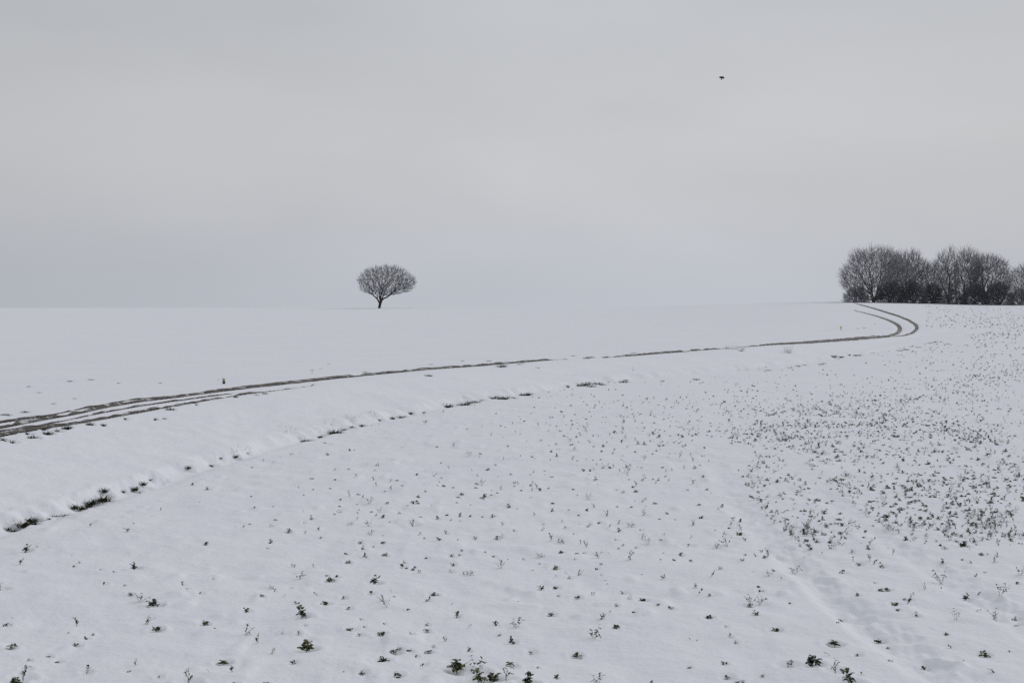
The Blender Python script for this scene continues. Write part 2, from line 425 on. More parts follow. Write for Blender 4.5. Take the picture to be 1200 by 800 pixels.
mud_v, mud_f = [], []
for ri, (C, Nn, hw) in enumerate(rut_edges):
    seg = np.concatenate([[0], np.cumsum(np.hypot(*(C[1:] - C[:-1]).T))])
    n = int(seg[-1] / 0.10); q = np.linspace(0, seg[-1], n)
    I = lambda a: np.interp(q, seg, a)
    cx, cy, nx, ny, h = I(C[:, 0]), I(C[:, 1]), I(Nn[:, 0]), I(Nn[:, 1]), I(hw)
    kw = 1.15 if ri in (1, 3) else (.95 if ri in (0, 2) else 1.1)
    jl = kw * h * (1 + 0.4 * fbm(q / 0.45, q * 0 + ri, 71, 3)) ; jr = kw * h * (1 + 0.4 * fbm(q / 0.45, q * 0 + ri + 40, 75, 3))
    taper = np.clip(np.minimum(q, seg[-1] - q) / 0.6, 0, 1)
    jl, jr = jl * taper, jr * taper
    xs = np.stack([cx + nx * jl, cx + nx * jl * .5, cx, cx - nx * jr * .5, cx - nx * jr], 1)
    ys = np.stack([cy + ny * jl, cy + ny * jl * .5, cy, cy - ny * jr * .5, cy - ny * jr], 1)
    zs = fine_z(xs.ravel(), ys.ravel()).reshape(xs.shape)
    zs = zs + 0.02 + 0.012 * vnoise(xs / .12, ys / .12, 81)
    b0 = sum(len(v) for v in mud_v)
    mud_v.append(np.stack([xs, ys, zs], 2).reshape(-1, 3))
    i = np.arange(n - 1)[:, None] * 5 + np.arange(4)[None] + b0
    # gaps where snow still bridges the rut
    gap = (fbm(q / 0.9, q * 0 + ri * 3, 91, 3) > (0.36 if ri == 5 else 0.5 if ri in (0, 2) else 9))[:-1]
    i = i[~gap]
    mud_f.append(np.stack([i, i + 5, i + 6, i + 1], 2).reshape(-1, 4))
track = link('farm_track', np_mesh('farm_track', np.concatenate(mud_v), np.concatenate(mud_f), mats=[M_MUD], smooth=True))
tag(track, 'dark muddy wheel ruts of a farm track curving through the snow', kind='structure')

# ------------------------------------------------------------------ plants: prototypes
def leaf_geo(base, yaw, pitch, ln, wd, curl, rnd):
    """one cupped leaf: 3 x 4 grid of points, thin blade"""
    V, Fq = [], []
    d = np.array([math.cos(yaw), math.sin(yaw), 0]); sd = np.array([-math.sin(yaw), math.cos(yaw), 0])
    prof = (0.25, 0.9, 1.0, 0.35)
    p = np.array(base, float); a = pitch
    for i in range(4):
        wv = wd * prof[i] * 0.5 * (1 + rnd.uniform(-.2, .2))
        up = np.array([0, 0, 1]) * math.cos(a) - d * math.sin(a)
        for sgn in (-1, 0, 1):
            V.append(p + sd * sgn * wv + up * (abs(sgn) * wd * 0.16))
        p = p + (d * math.cos(a) + np.array([0, 0, 1]) * math.sin(a)) * ln / 3
        a -= curl / 3
    for i in range(3):
        for j in range(2):
            k = i * 3 + j
            Fq.append((k, k + 1, k + 4, k + 3))
    return V, Fq

def tube_geo(pts, rad, sides=4):
    V, Fq = [], []
    for i, p in enumerate(pts):
        p = np.array(p, float)
        for k in range(sides):
            t = 2 * math.pi * k / sides
            V.append(p + np.array([math.cos(t), math.sin(t), 0]) * rad[i])
    for i in range(len(pts) - 1):
        for k in range(sides):
            a, b = i * sides + k, i * sides + (k + 1) % sides
            Fq.append((a, b, b + sides, a + sides))
    return V, Fq

class Geo:
    def __init__(s): s.V, s.F = [], []
    def add(s, vf):
        b = len(s.V); s.V += list(vf[0]); s.F += [tuple(i + b for i in f) for f in vf[1]]
    def arr(s): return np.array(s.V, float).reshape(-1, 3), np.array(s.F, int).reshape(-1, 4)

def leafy(seed, n, h, spread, ls):
    """rosette of cupped leaves pushing out of the snow; returns leaves, stem"""
    r = random.Random(seed); g = Geo(); st = Geo()
    lean = r.uniform(-.4, .4), r.uniform(-.4, .4)
    top = (lean[0] * h, lean[1] * h, h)
    st.add(tube_geo([(0, 0, -0.05), (top[0] * .5, top[1] * .5, h * .5), top], [.0035, .003, .002]))
    for k in range(n):
        f = r.uniform(0.1, 1.0)
        yaw = r.uniform(0, 2 * math.pi)
        gs = lambda: max(-1.3, min(1.3, r.gauss(0, 1))) * spread
        b = (top[0] * f + gs(), top[1] * f + gs(), h * f * r.uniform(.4, 1) - 0.004)
        l = ls * r.uniform(.6, 1.25)
        g.add(leaf_geo(b, yaw, r.uniform(-.1, 1.2), l, l * r.uniform(.65, 1.0), r.uniform(.3, 1.6), r))
    return g.arr(), st.arr()

def sprig(seed, h, n_br, ls):
    """thin branching stem with small leaves at the ends"""
    r = random.Random(seed); g = Geo(); st = Geo()
    for b in range(n_br):
        yaw = r.uniform(0, 2 * math.pi); ln = h * r.uniform(.55, 1.1)
        p = [0, 0, -.04]; pts = [tuple(p)]; tilt = r.uniform(.1, .8)
        for k in range(4):
            p = [p[0] + math.cos(yaw) * math.sin(tilt) * ln / 4 + r.gauss(0, .004), p[1] + math.sin(yaw) * math.sin(tilt) * ln / 4 + r.gauss(0, .004), p[2] + math.cos(tilt) * ln / 4 + (.04 if k == 0 else 0)]
            pts.append(tuple(p)); tilt += r.uniform(-.1, .25)
            if k >= 1:
                for q in range(r.choice((1, 1, 2))):
                    l = ls * r.uniform(.5, 1.2)
                    g.add(leaf_geo(p, r.uniform(0, 6.28), r.uniform(-.6, 1.0), l, l * r.uniform(.45, .8), r.uniform(0, 1.2), r))
        st.add(tube_geo(pts, [.0018, .0016, .0014, .0012, .0009]))
    return g.arr(), st.arr()

def cat_parts(a, b):
    V = np.concatenate([a[0], b[0]]); Fq = np.concatenate([a[1], b[1] + len(a[0])])
    return V, Fq, np.concatenate([np.zeros(len(a[1]), int), np.ones(len(b[1]), int)])

LEAFY = [leafy(100 + i, *p) for i, p in enumerate([(8, .035, .012, .034), (11, .045, .014, .034), (14, .05, .017, .036), (6, .02, .009, .032), (16, .06, .018, .036), (12, .08, .010, .032), (12, .035, .020, .034), (5, .025, .010, .030), (10, .05, .008, .030), (12, .025, .021, .026), (18, .03, .022, .028), (9, .02, .012, .034), (7, .05, .022, .022), (10, .07, .012, .026)])]
SPRIG = [sprig(200 + i, *p) for i, p in enumerate([(.07, 2, .022), (.09, 3, .024), (.06, 3, .026), (.12, 4, .027), (.08, 1, .022), (.15, 5, .030)])]
BIGLEAF = [leafy(300 + i, *p) for i, p in enumerate([(24, .05, .022, .040), (34, .065, .026, .042), (26, .09, .014, .038), (14, .025, .018, .045)])]
def proto_mesh(nm, pr):
    V, Fq, mi = cat_parts(*pr)
    return np_mesh(nm, V, Fq, mats=[M_LEAF, M_STEM], midx=mi)
ME_LEAFY = [proto_mesh('leafy_plant', p) for p in LEAFY]
ME_SPRIG = [proto_mesh('weed_sprig', p) for p in SPRIG]

# part meshes for the plants that show their parts
PARTS = {}
for key, lst in (('L', BIGLEAF + LEAFY), ('S', SPRIG)):
    PARTS[key] = [(np_mesh('leaves', p[0][0], p[0][1], mats=[M_LEAF]), np_mesh('stem', p[1][0], p[1][1], mats=[M_STEM])) for p in lst]

PLANTED = []       # (x, y) of everything placed by hand
def plant_whole(kind, var, px, py, sc, label, cat='plant', group=None, yaw=None):
    x, y = at(px, py, True)
    r = link('leafy_plant' if kind == 'L' else 'weed_sprig', None)
    r.empty_display_size = 0.05
    CUPS.append((x, y, 0.085 * sc, 0.035)); PLANTED.append((x, y))
    r.location = (x, y, gz(x, y) - 0.012)
    r.rotation_euler = (0, 0, random.uniform(0, 6.28) if yaw is None else yaw)
    r.scale = (sc,) * 3
    ml, ms = PARTS[kind][var]
    link('leaves', ml, r); link('stem', ms, r)
    tag(r, label, cat, group)
    return r
def plant_simple(kind, px, py, sc, label, group, xy=None, tiltz=0.0):
    x, y = at(px, py, True) if xy is None else xy
    me = random.choice(ME_LEAFY) if kind == 'L' else random.choice(ME_SPRIG)
    o = link('leafy_plant' if kind == 'L' else 'weed_sprig', me)
    if y < 24 and kind == 'L': CUPS.append((x, y, 0.065 * sc, 0.022))
    PLANTED.append((x, y))
    o.location = (x, y, gz(x, y) - 0.006)
    o.rotation_euler = (random.uniform(-.45, .45), random.uniform(-.45, .45), random.uniform(0, 6.28))
    o.scale = (sc * random.uniform(.75, 1.25), sc * random.uniform(.75, 1.25), sc * random.uniform(.7, 1.3))
    tag(o, label, 'plant', group)
    return o

# the plants one can point at
big = [
    ('L', 1, 181, 709, 0.95, 'wide dark green leaf clump in the snow, upper of two near the left'),
    ('L', 0, 183, 737, 0.8, 'rounded dark leaf clump in the snow, lower of two near the left'),
    ('L', 2, 158, 666, 0.85, 'narrow upright green plant standing alone in the snow at the left'),
    ('L', 2, 30, 645, 0.9, 'upright green plant just below the dark end of the ditch grass'),
    ('L', 1, 359, 760, 1.15, 'broad dark green clump standing alone, largest between the two lower left groups'),
    ('L', 2, 354, 722, 1.1, 'tall leaning green plant above the broad dark clump'),
    ('L', 2, 438, 683, 1.0, 'upright dark plant beside a curled one in the lower left field'),
    ('L', 0, 386, 680, 0.8, 'dark plant with two heads at the top of a small cluster'),
    ('L', 0, 381, 707, 0.75, 'slanting flat leaf clump below the plant with two heads'),
    ('L', 0, 508, 697, 0.7, 'flat dark leaves beside a bent thin sprig in the lower middle'),
    ('L', 1, 536, 785, 1.25, 'large round dark leaf clump at the left of the biggest group of weeds'),
    ('S', 5, 561, 786, 1.05, 'tall branching green weed in the middle of the biggest group'),
    ('L', 2, 562, 798, 1.1, 'bright green plant at the foot of the tall branching weed'),
    ('L', 1, 576, 797, 1.0, 'dark round plant right of the tall branching weed'),
    ('S', 3, 593, 794, 0.95, 'thin pale branching weed at the right of the biggest group'),
    ('L', 2, 618, 801, 1.0, 'dark upright plant on the lower edge of the photo, right of the biggest group'),
    ('L', 1, 951, 778, 1.15, 'round bushy dark green clump in the lower right, largest beside the tramline'),
    ('L', 3, 978, 754, 1.0, 'pair of large flat green leaves above the round bushy clump'),
    ('S', 3, 979, 785, 1.0, 'tall leafy green stem between the bushy clump and the tramline'),
    ('L', 2, 996, 799, 1.15, 'thick upright dark plant on the lower edge beside the tramline'),
    ('S', 2, 923, 779, 1.05, 'pale curved sprigs left of the round bushy clump'),
    ('L', 0, 909, 738, 0.7, 'small tilted dark clump standing alone above the bushy clump'),
    ('L', 3, 1029, 751, 0.75, 'single flat green leaf lying on the edge of the tramline'),
    ('L', 1, 1130, 640, 0.95, 'dark dense clump at the lower edge of the thick green patch'),
    ('L', 0, 866, 626, 0.9, 'dark leaves beside the start of the tramline'),
    ('L', 0, 1048, 708, 0.75, 'dark flat clump with twigs between the two wheel lines'),
    ('S', 3, 1168, 726, 1.0, 'forked green plant near the right edge of the field'),
    ('L', 2, 1131, 702, 0.8, 'small dark upright plant near the right edge of the field'),
    ('S', 3, 221, 799, 1.05, 'tall thin weed with drooping leaves on the lower edge, lower left'),
    ('S', 1, 27, 793, 1.0, 'arching thin weed in the lower left corner'),
    ('L', 1, 17, 801, 0.9, 'dark leaf clump in the lower left corner'),
    ('S', 3, 1, 690, 1.0, 'pale leafy weed cut by the left edge of the photo'),
    ('S', 3, 484, 615, 1.0, 'pale branching weed standing alone in the middle field'),
    ('L', 0, 753, 703, 0.7, 'dark pair of leaf clumps in the lower middle field'),
    ('L', 3, 262, 776, 0.8, 'tuft of dark leaves sunk in a snow hollow, lower left'),
    ('L', 0, 446, 743, 0.75, 'dark twiggy tuft sunk in a shallow snow hollow'),
    ('S', 0, 806, 639, 1.0, 'pale forked sprig in the shape of a V'),
    ('L', 0, 675, 768, 0.7, 'dark clump with a thin yellow sprig at its side'),
    ('L', 0, 830, 723, 0.65, 'dark triangular leaf tip right of the middle'),
    ('L', 3, 448, 773, 0.8, 'green curled leaves left of the biggest group of weeds'),
]
for k, v, px, py, sc, lb in big:
    plant_whole(k, v, px, py, sc, lb)

small = '''43,639s 92,658s 86,661b 118,665b 133,667b 121,682L 213,683L 219,687b 235,692L 148,684s 163,703S 192,707b 289,713L 12,722s 6,730L 13,731b 13,756L 90,731S 100,746L 108,742s 89,754L 33,771b 57,766b 69,773L 240,729L 251,734b 159,777s 101,785L 275,799L 58,640s
365,606L 356,610b 338,621L 317,615s 412,613s 418,607s 513,606L 528,608b 539,608b 493,624s 497,629b 515,631L 425,641L 437,638b 405,647L 450,648L 428,650b 530,650L 538,648b 543,643S 530,660L 529,668L 474,657b 471,662L 477,663b 483,665L 492,669S 485,662b 352,676S 393,674L 383,672b 435,693L 451,702S 373,695S 403,698L 409,710L 357,730b 501,702S 478,712b 529,706s 534,720L 450,728b 422,723b 411,735L 421,741L 427,732b 499,737L 580,730L 303,751S 333,740s 349,740b 464,762L 468,758L 522,749s 343,774L 425,786L 467,789L 501,761L 495,776L 487,767b 402,786s 548,760b 598,776L 311,799L 321,691b 317,687s 388,676b 462,697b 507,755b 479,760b 570,645s 578,650b 588,614S 595,653b 
662,616L 702,610L 725,621L 637,613s 657,603b 679,612b 691,612b 759,636S 840,640S 852,638S 848,624L 838,619b 870,619S 878,625b 738,653S 631,651s 613,653b 673,653b 704,660s 714,646b 773,653b 777,646b 797,648L 790,654b 808,655b 870,655S 896,651L 883,668s 845,665s 635,689S 652,687L 654,696b 676,698L 711,683s 730,693L 739,700s 771,706b 785,711L 722,707b 742,715b 715,715s 754,671s 704,671b 815,686S 818,695S 833,696S 890,690L 889,685b 895,690b 898,699b 646,718L 719,733L 696,745S 622,762L 684,769S 810,747s 816,748b 849,775L 862,750b 850,732b 855,743b 852,791L 862,799L 873,799S 893,791S 602,779L 604,788s 701,799S 630,780b 651,792b 807,780b
1005,765L 1011,787S 985,725b 982,727b 1084,781L 1041,757b 1154,766L 1109,741b 1190,731b 1189,724L 1168,710b 1052,713L 1063,705S 1074,719L 1031,689L 1040,689L 1025,680b 1005,695L 988,668L 930,670S 916,676S 907,667b 941,651b 1145,695S 1143,714S 1120,724S 1104,682S 1070,694S 1193,681L 1195,672S 1154,668b 1140,658S 1128,653b 1104,658S 1150,647L 1157,647b 1170,650S 1000,656S 1006,659L 1020,655S 1023,659S 1033,662L 975,641S 973,640L 998,644L 1046,648S 1019,636S 1018,640L 1009,634b 942,625L 945,617S 930,617S 962,625S 987,613L 995,616b 978,627b 1093,690b 1085,688s 1068,700b 1059,700b 950,648b 1107,640L 1085,632b 1103,637b 973,766S'''.split()
def region(px, py):
    if py > 700 and px < 300: return 'in the lower left of the field'
    if py > 700 and px < 640: return 'around the biggest group of weeds in the lower middle'
    if py > 700 and px < 960: return 'in the smooth snow left of the tramline'
    if px >= 960 and py > 660: return 'beside the tramline in the lower right'
    if px >= 860 and py > 600: return 'along the lower edge of the thick green patch'
    if px < 300: return 'in the smooth snow below the grassy ditch'
    if px < 600: return 'in the open snow of the middle field'
    return 'in the open snow between the middle and the tramline'
WHAT = {'L': ('L', 'small dark leafy plant', (.6, .95)), 'b': ('L', 'tiny dark leaf tip', (.3, .55)),
        'S': ('S', 'thin pale weed sprig', (.7, 1.05)), 's': ('S', 'very small faint weed sprig', (.4, .65))}
for tok in small:
    px, py = map(int, tok[:-1].split(',')); c = tok[-1]
    kind, lb, (lo, hi) = WHAT[c]
    py = min(py, 799) + 2
    rg = region(px, py)
    plant_simple(kind, px, py, random.uniform(lo, hi), lb + ' ' + rg, lb + 's ' + rg)

# ------------------------------------------------------------------ plants: the rest of the field, by how thickly it is grown
def blob(px, py, cx, cy, rx, ry, a=0.0):
    dx, dy = px - cx, py - cy
    c, s = math.cos(a), math.sin(a)
    return math.exp(-(((dx * c + dy * s) / rx) ** 2 + ((-dx * s + dy * c) / ry) ** 2))
def density(px, py):
    d = 0.0
    if px > 1200: px = 2400 - px               # the patch goes on beyond the photo
    d += 0.9 * blob(px, py, 945, 492, 62, 20, -.12) + 0.8 * blob(px, py, 1050, 468, 80, 13, -.15) + 0.6 * blob(px, py, 1175, 445, 60, 16, -.3)
    d += 0.8 * blob(px, py, 1020, 490, 50, 18) + 0.75 * blob(px, py, 930, 515, 40, 14, .3) + 0.9 * blob(px, py, 1135, 512, 60, 14) + 0.5 * blob(px, py, 1060, 520, 60, 12)
    d += 0.8 * blob(px, py, 980, 560, 42, 22, .45) + 1.0 * blob(px, py, 1070, 575, 55, 22, .1) + 1.0 * blob(px, py, 1160, 575, 60, 24) + 0.9 * blob(px, py, 1120, 610, 50, 20, .2)
    d += 0.7 * blob(px, py, 1050, 612, 30, 16, .5) + 0.6 * blob(px, py, 1175, 620, 40, 20) + 0.45 * blob(px, py, 880, 580, 22, 30, .5) + 0.5 * blob(px, py, 905, 625, 45, 14, .5)
    d += 0.35 * blob(px, py, 880, 470, 45, 22) + 0.42 * blob(px, py, 870, 515, 35, 18) + 0.3 * blob(px, py, 790, 500, 60, 35) + 0.26 * blob(px, py, 730, 560, 70, 30) + 0.24 * blob(px, py, 700, 500, 70, 40)
    d += 0.3 * blob(px, py, 560, 575, 60, 26) + 0.16 * blob(px, py, 450, 590, 90, 30) + 0.12 * blob(px, py, 640, 640, 140, 50)
    d += 0.45 * blob(px, py, 905, 588, 42, 38) + 0.35 * blob(px, py, 868, 540, 40, 34) + 0.5 * blob(px, py, 960, 632, 45, 20) + 0.4 * blob(px, py, 1000, 600, 60, 26)
    d += 0.30 * blob(px, py, 1010, 538, 90, 22) + 0.4 * blob(px, py, 1160, 545, 70, 18) + .25 * blob(px, py, 1100, 490, 120, 40)
    if 985 < px and py < 445: d += 0.30 * sst(985, 1120, px) * (0.6 + 0.4 * sst(430, 370, py))
    if px > 1085 and 356 < py < 395: d += 0.55
    if px > 1140 and py < 450: d += 0.18
    d += 0.025
    if py > 640: d *= 0.16
    else:
        k = float(sst(780, 930, px)); v = float(sst(495, 560, py))
        d *= (1 - v) * (0.7 + 0.4 * k) + v * (0.3 + 0.14 * k)
    return d
def place_random(n_try, seed):
    r = np.random.default_rng(seed); res = []
    PX = r.uniform(-80, 1560, n_try); PY = 357 + (850 - 357) * r.random(n_try) ** 1.15
    U = r.random(n_try)
    for px, py, u in zip(PX, PY, U):
        d = density(px, py)
        if u > min(d, 1): continue
        x, y = at(px, py)
        if y > 203: continue
        s = float(ditch_s(np.array([x]), np.array([y]))[0])
        if s > -0.15: 
            if not (y > 100 and px > 1085): continue
        cl = float(fbm(np.array([x / 1.4]), np.array([y / 1.4]), 201, 2)[0])
        if d > 0.2 and cl < -0.30 + 0.35 * (u / max(d, 1e-3) - .5): continue
        if y < 27:
            xl = float(np.interp(y, LY, LX)); xr = float(np.interp(y, LY, RX))
            if -0.08 < x - xl < 0.32 or (-0.05 < x - xr < 0.25 and u > .1 * d): continue
        if y < 22 and min((x - a) ** 2 + (y - b) ** 2 for a, b in PLANTED[:260]) < 0.04: continue
        res.append((px, py, x, y, d))
    return res
cand = place_random(102000, 5)
inside = sorted([c for c in cand if 0 < c[0] < 1200 and c[1] < 800 and c[3] < 34], key=lambda c: c[3])
nL = sum(o.name.startswith('leafy_plant') for o in scene.objects); nS = sum(o.name.startswith('weed_sprig') for o in scene.objects)
single, rest = [], []
quota = {'L': 295 - nL, 'S': 295 - nS}
used = set()
for c in inside:
    k = 'S' if random.random() < .6 else 'L'
    if quota[k] <= 0: k = 'L' if k == 'S' else 'S'
    if quota[k] <= 0: break
    quota[k] -= 1; used.add(id(c))
    patch = 'in the thick green patch at the right' if c[4] > .45 else ('scattered left of the thick green patch' if c[0] > 640 else 'scattered across the middle field')
    if k == 'L': plant_simple('L', 0, 0, random.uniform(.35, .75), 'small dark green leaves of a plant ' + patch, 'dark leafy plants ' + patch, xy=(c[2], c[3]))
    else: plant_simple('S', 0, 0, random.uniform(.5, .95), 'thin green and pale leafy weed ' + patch, 'thin weeds ' + patch, xy=(c[2], c[3]))
Vs, Fs, Ms = [], [], []
base = 0
protos = [cat_parts(*p) for p in LEAFY + SPRIG]
XY = np.array([(c[2], c[3]) for c in cand if id(c) not in used])
ZZ = fine_z(XY[:, 0].copy(), XY[:, 1].copy())
for (x, y), z in zip(XY, ZZ):
    V, Fq, mi = random.choice(protos)
    if y > 60: V, Fq, mi = protos[random.choice((0, 1, 3, 6, 7))]
    sc = random.uniform(.4, .9) * (1.0 if y < 40 else min(1.0 + (y - 40) / 60, 2.0))
    a = random.uniform(0, 6.28); c_, s_ = math.cos(a) * sc, math.sin(a) * sc
    W = np.stack([V[:, 0] * c_ - V[:, 1] * s_ + x, V[:, 0] * s_ + V[:, 1] * c_ + y, V[:, 2] * sc + z - .004], 1)
    Vs.append(W); Fs.append(Fq + base); Ms.append(mi); base += len(V)
tag(link('ground_cover', np_mesh('ground_cover', np.concatenate(Vs), np.concatenate(Fs), mats=[M_LEAF, M_STEM], midx=np.concatenate(Ms))),
    'countless small green seedlings thinly scattered over the snowy field', 'plants', kind='stuff')
print('cand', len(cand), 'ground cover plants', len(XY), 'L', nL, 'S', nS, 'quota left', quota)

# ------------------------------------------------------------------ grass along the ditch and the track
def tuft_mesh(name, seed, n, h, rad, wd, m, lean=(0, 0), droop=1.0, up=0.3, core=False):
    r = random.Random(seed); g = Geo()
    for _ in range(n):
        a = r.uniform(0, 6.28); q = rad * math.sqrt(r.random())
        p = np.array([math.cos(a) * q, math.sin(a) * q, -.03])
        yaw = a + r.gauss(0, .6); tilt = r.uniform(.1, up + .5); ln = h * r.uniform(.5, 1.15)
        w_ = wd * r.uniform(.6, 1.2)
        prev = None
        for k in range(5):
            sd = np.array([-math.sin(yaw), math.cos(yaw), 0]) * w_ * (1 - k / 5.2) / 2
            g.V += [p - sd, p + sd]
            if k: 
                b = len(g.V) - 4
                g.F.append((b, b + 1, b + 3, b + 2))
            st = np.array([math.cos(yaw) * math.sin(tilt) + lean[0] * k * .15, math.sin(yaw) * math.sin(tilt) + lean[1] * k * .15, math.cos(tilt)])
            p = p + st * ln / 4
            tilt += droop * r.uniform(.1, .5)
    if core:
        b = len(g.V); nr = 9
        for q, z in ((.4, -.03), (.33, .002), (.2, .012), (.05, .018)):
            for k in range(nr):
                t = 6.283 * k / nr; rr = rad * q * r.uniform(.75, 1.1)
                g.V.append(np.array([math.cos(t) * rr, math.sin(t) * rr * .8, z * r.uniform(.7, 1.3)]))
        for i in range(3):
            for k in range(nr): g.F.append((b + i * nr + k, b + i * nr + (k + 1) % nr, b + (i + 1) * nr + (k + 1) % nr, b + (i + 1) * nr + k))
    V, Fq = g.arr()
    return np_mesh(name, V, Fq, mats=[m])
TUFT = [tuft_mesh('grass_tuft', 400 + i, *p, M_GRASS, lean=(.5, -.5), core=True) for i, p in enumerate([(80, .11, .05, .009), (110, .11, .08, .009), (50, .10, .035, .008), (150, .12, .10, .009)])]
GTUFT = [tuft_mesh('grass_tuft', 420 + i, *p, M_GREYTWIG, droop=.3, up=.4) for i, p in enumerate([(13, .20, .08, .005), (18, .18, .14, .005), (8, .28, .07, .004)])]
DARKG = 'dark grass tufts along the foot of the snowy bank'
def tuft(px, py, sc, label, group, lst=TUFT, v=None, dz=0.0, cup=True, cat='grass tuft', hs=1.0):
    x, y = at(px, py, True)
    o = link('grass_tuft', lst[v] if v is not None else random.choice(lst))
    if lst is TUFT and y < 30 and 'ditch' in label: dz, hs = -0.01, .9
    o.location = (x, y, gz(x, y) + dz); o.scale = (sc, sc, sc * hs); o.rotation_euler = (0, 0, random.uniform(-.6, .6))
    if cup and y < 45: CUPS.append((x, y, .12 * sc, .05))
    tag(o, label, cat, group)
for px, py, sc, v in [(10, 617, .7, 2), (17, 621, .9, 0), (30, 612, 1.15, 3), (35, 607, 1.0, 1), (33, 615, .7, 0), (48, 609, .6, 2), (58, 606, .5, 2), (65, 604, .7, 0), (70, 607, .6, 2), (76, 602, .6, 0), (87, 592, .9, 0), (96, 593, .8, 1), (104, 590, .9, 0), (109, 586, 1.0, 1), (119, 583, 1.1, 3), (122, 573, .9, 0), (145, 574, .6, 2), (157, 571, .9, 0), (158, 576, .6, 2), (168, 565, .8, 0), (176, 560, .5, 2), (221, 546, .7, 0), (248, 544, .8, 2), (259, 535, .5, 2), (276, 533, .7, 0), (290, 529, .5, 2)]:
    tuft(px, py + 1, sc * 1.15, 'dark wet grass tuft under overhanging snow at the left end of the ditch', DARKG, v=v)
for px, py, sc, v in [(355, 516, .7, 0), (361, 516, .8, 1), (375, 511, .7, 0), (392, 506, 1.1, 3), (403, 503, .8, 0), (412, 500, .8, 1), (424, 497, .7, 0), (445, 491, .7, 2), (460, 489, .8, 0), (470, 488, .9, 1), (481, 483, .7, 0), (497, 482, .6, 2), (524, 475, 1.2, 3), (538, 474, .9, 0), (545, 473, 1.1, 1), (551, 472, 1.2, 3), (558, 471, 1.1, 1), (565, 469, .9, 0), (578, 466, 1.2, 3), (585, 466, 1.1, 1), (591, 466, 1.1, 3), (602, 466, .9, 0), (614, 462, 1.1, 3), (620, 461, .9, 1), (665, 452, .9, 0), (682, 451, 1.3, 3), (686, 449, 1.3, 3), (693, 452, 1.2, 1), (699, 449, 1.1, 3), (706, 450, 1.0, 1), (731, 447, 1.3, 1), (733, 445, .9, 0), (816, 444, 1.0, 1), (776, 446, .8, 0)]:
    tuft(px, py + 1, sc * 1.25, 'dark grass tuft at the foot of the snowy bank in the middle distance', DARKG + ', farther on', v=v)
for i, (px, py, sc) in enumerate([(385, 498, 1.2), (390, 507, 1.2), (334, 500, .9), (338, 505, 1.1), (413, 488, 1.2), (414, 493, .8), (440, 488, .9), (436, 484, 1.0), (545, 466, .9), (480, 488, .7), (497, 487, .7), (266, 531, .9), (275, 529, .9), (289, 525, .8), (372, 504, .9), (350, 512, 1.0), (669, 440, 1.1), (743, 434, 1.0), (876, 434, 1.2), (891, 434, 1.3), (842, 443, 1.0)]):
    tuft(px, py, sc, 'thin grey weed stems standing out of the snowy bank', 'grey weed stems on the bank', lst=GTUFT, cup=False, hs=.75)
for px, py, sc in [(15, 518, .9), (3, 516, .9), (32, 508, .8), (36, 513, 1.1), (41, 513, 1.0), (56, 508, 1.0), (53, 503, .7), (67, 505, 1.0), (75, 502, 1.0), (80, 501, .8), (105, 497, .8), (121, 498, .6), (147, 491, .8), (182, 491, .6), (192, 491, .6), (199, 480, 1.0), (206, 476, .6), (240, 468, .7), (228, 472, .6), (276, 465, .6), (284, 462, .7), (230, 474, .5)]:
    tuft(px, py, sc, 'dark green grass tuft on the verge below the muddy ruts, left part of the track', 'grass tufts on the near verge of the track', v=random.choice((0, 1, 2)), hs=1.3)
for px, py, sc in [(7, 486, 1.0), (11, 487, .9), (30, 483, 1.2), (3, 486, .7), (82, 447, 1.1), (107, 445, .9), (139, 449, .7), (188, 449, .7), (34, 453, .8), (88, 467, .9), (46, 460, .6), (63, 473, .6), (256, 445, .6), (385, 427, .9), (376, 432, .8), (366, 434, .8), (428, 436, .8), (542, 423, .9), (573, 423, 1.0), (505, 427, .8), (366, 437, .7)]:
    tuft(px, py, sc, 'tiny dark grass tip in the snow on the far side of the track', 'grass tips beyond the track', v=random.choice((0, 1, 2)), hs=.6, cup=False)
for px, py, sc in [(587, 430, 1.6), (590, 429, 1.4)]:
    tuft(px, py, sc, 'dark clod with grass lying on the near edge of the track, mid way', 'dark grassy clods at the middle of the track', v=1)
for px, py, sc in [(502, 440, 1.2), (300, 463, .7), (310, 461, .7), (608, 427, .9), (612, 426, .9), (630, 431, .8), (690, 419, 1.2), (687, 420, 1.2), (693, 419, 1.1), (662, 421, 1.0), (672, 417, 1.0), (708, 419, 1.0), (716, 418, 1.1), (727, 417, 1.0), (733, 416, 1.1), (743, 414, 1.3), (748, 415, 1.1), (770, 414, .9), (805, 411, .9), (812, 410, .9), (868, 411, 1.1), (870, 409, .9), (896, 404, 1.2), (925, 403, 1.0), (960, 401, 1.2), (978, 398, 1.0), (1013, 397, 1.2), (1008, 395, 1.0)]:
    tuft(px, py, sc, 'small dark grass tuft on the edge of the thin far track', 'grass tufts along the thin far track', v=random.choice((1, 3)), hs=.6)
for px, py, sc in [(925, 431, 1.2), (935, 429, 1.1), (943, 428, 1.2), (962, 427, 1.0), (966, 426, 1.2), (977, 418, 1.4), (985, 418, 1.4), (993, 416, 1.4), (1000, 416, 1.5), (1005, 416, 1.6), (1022, 414, 1.2), (1054, 411, 1.5), (1062, 410, 1.4), (1076, 407, 1.6), (1090, 402, 1.5), (1096, 401, 1.6), (900, 434, 1.0), (1012, 384, 1.2), (1014, 384, 1.0), (1025, 380, .9), (1005, 385, .9), (1060, 409, 1.2)]:
    tuft(px, py, sc, 'low dark grass tuft in the broken row below the far bend of the track', 'grass row below the bend of the track', v=random.choice((1, 3)), hs=.55)

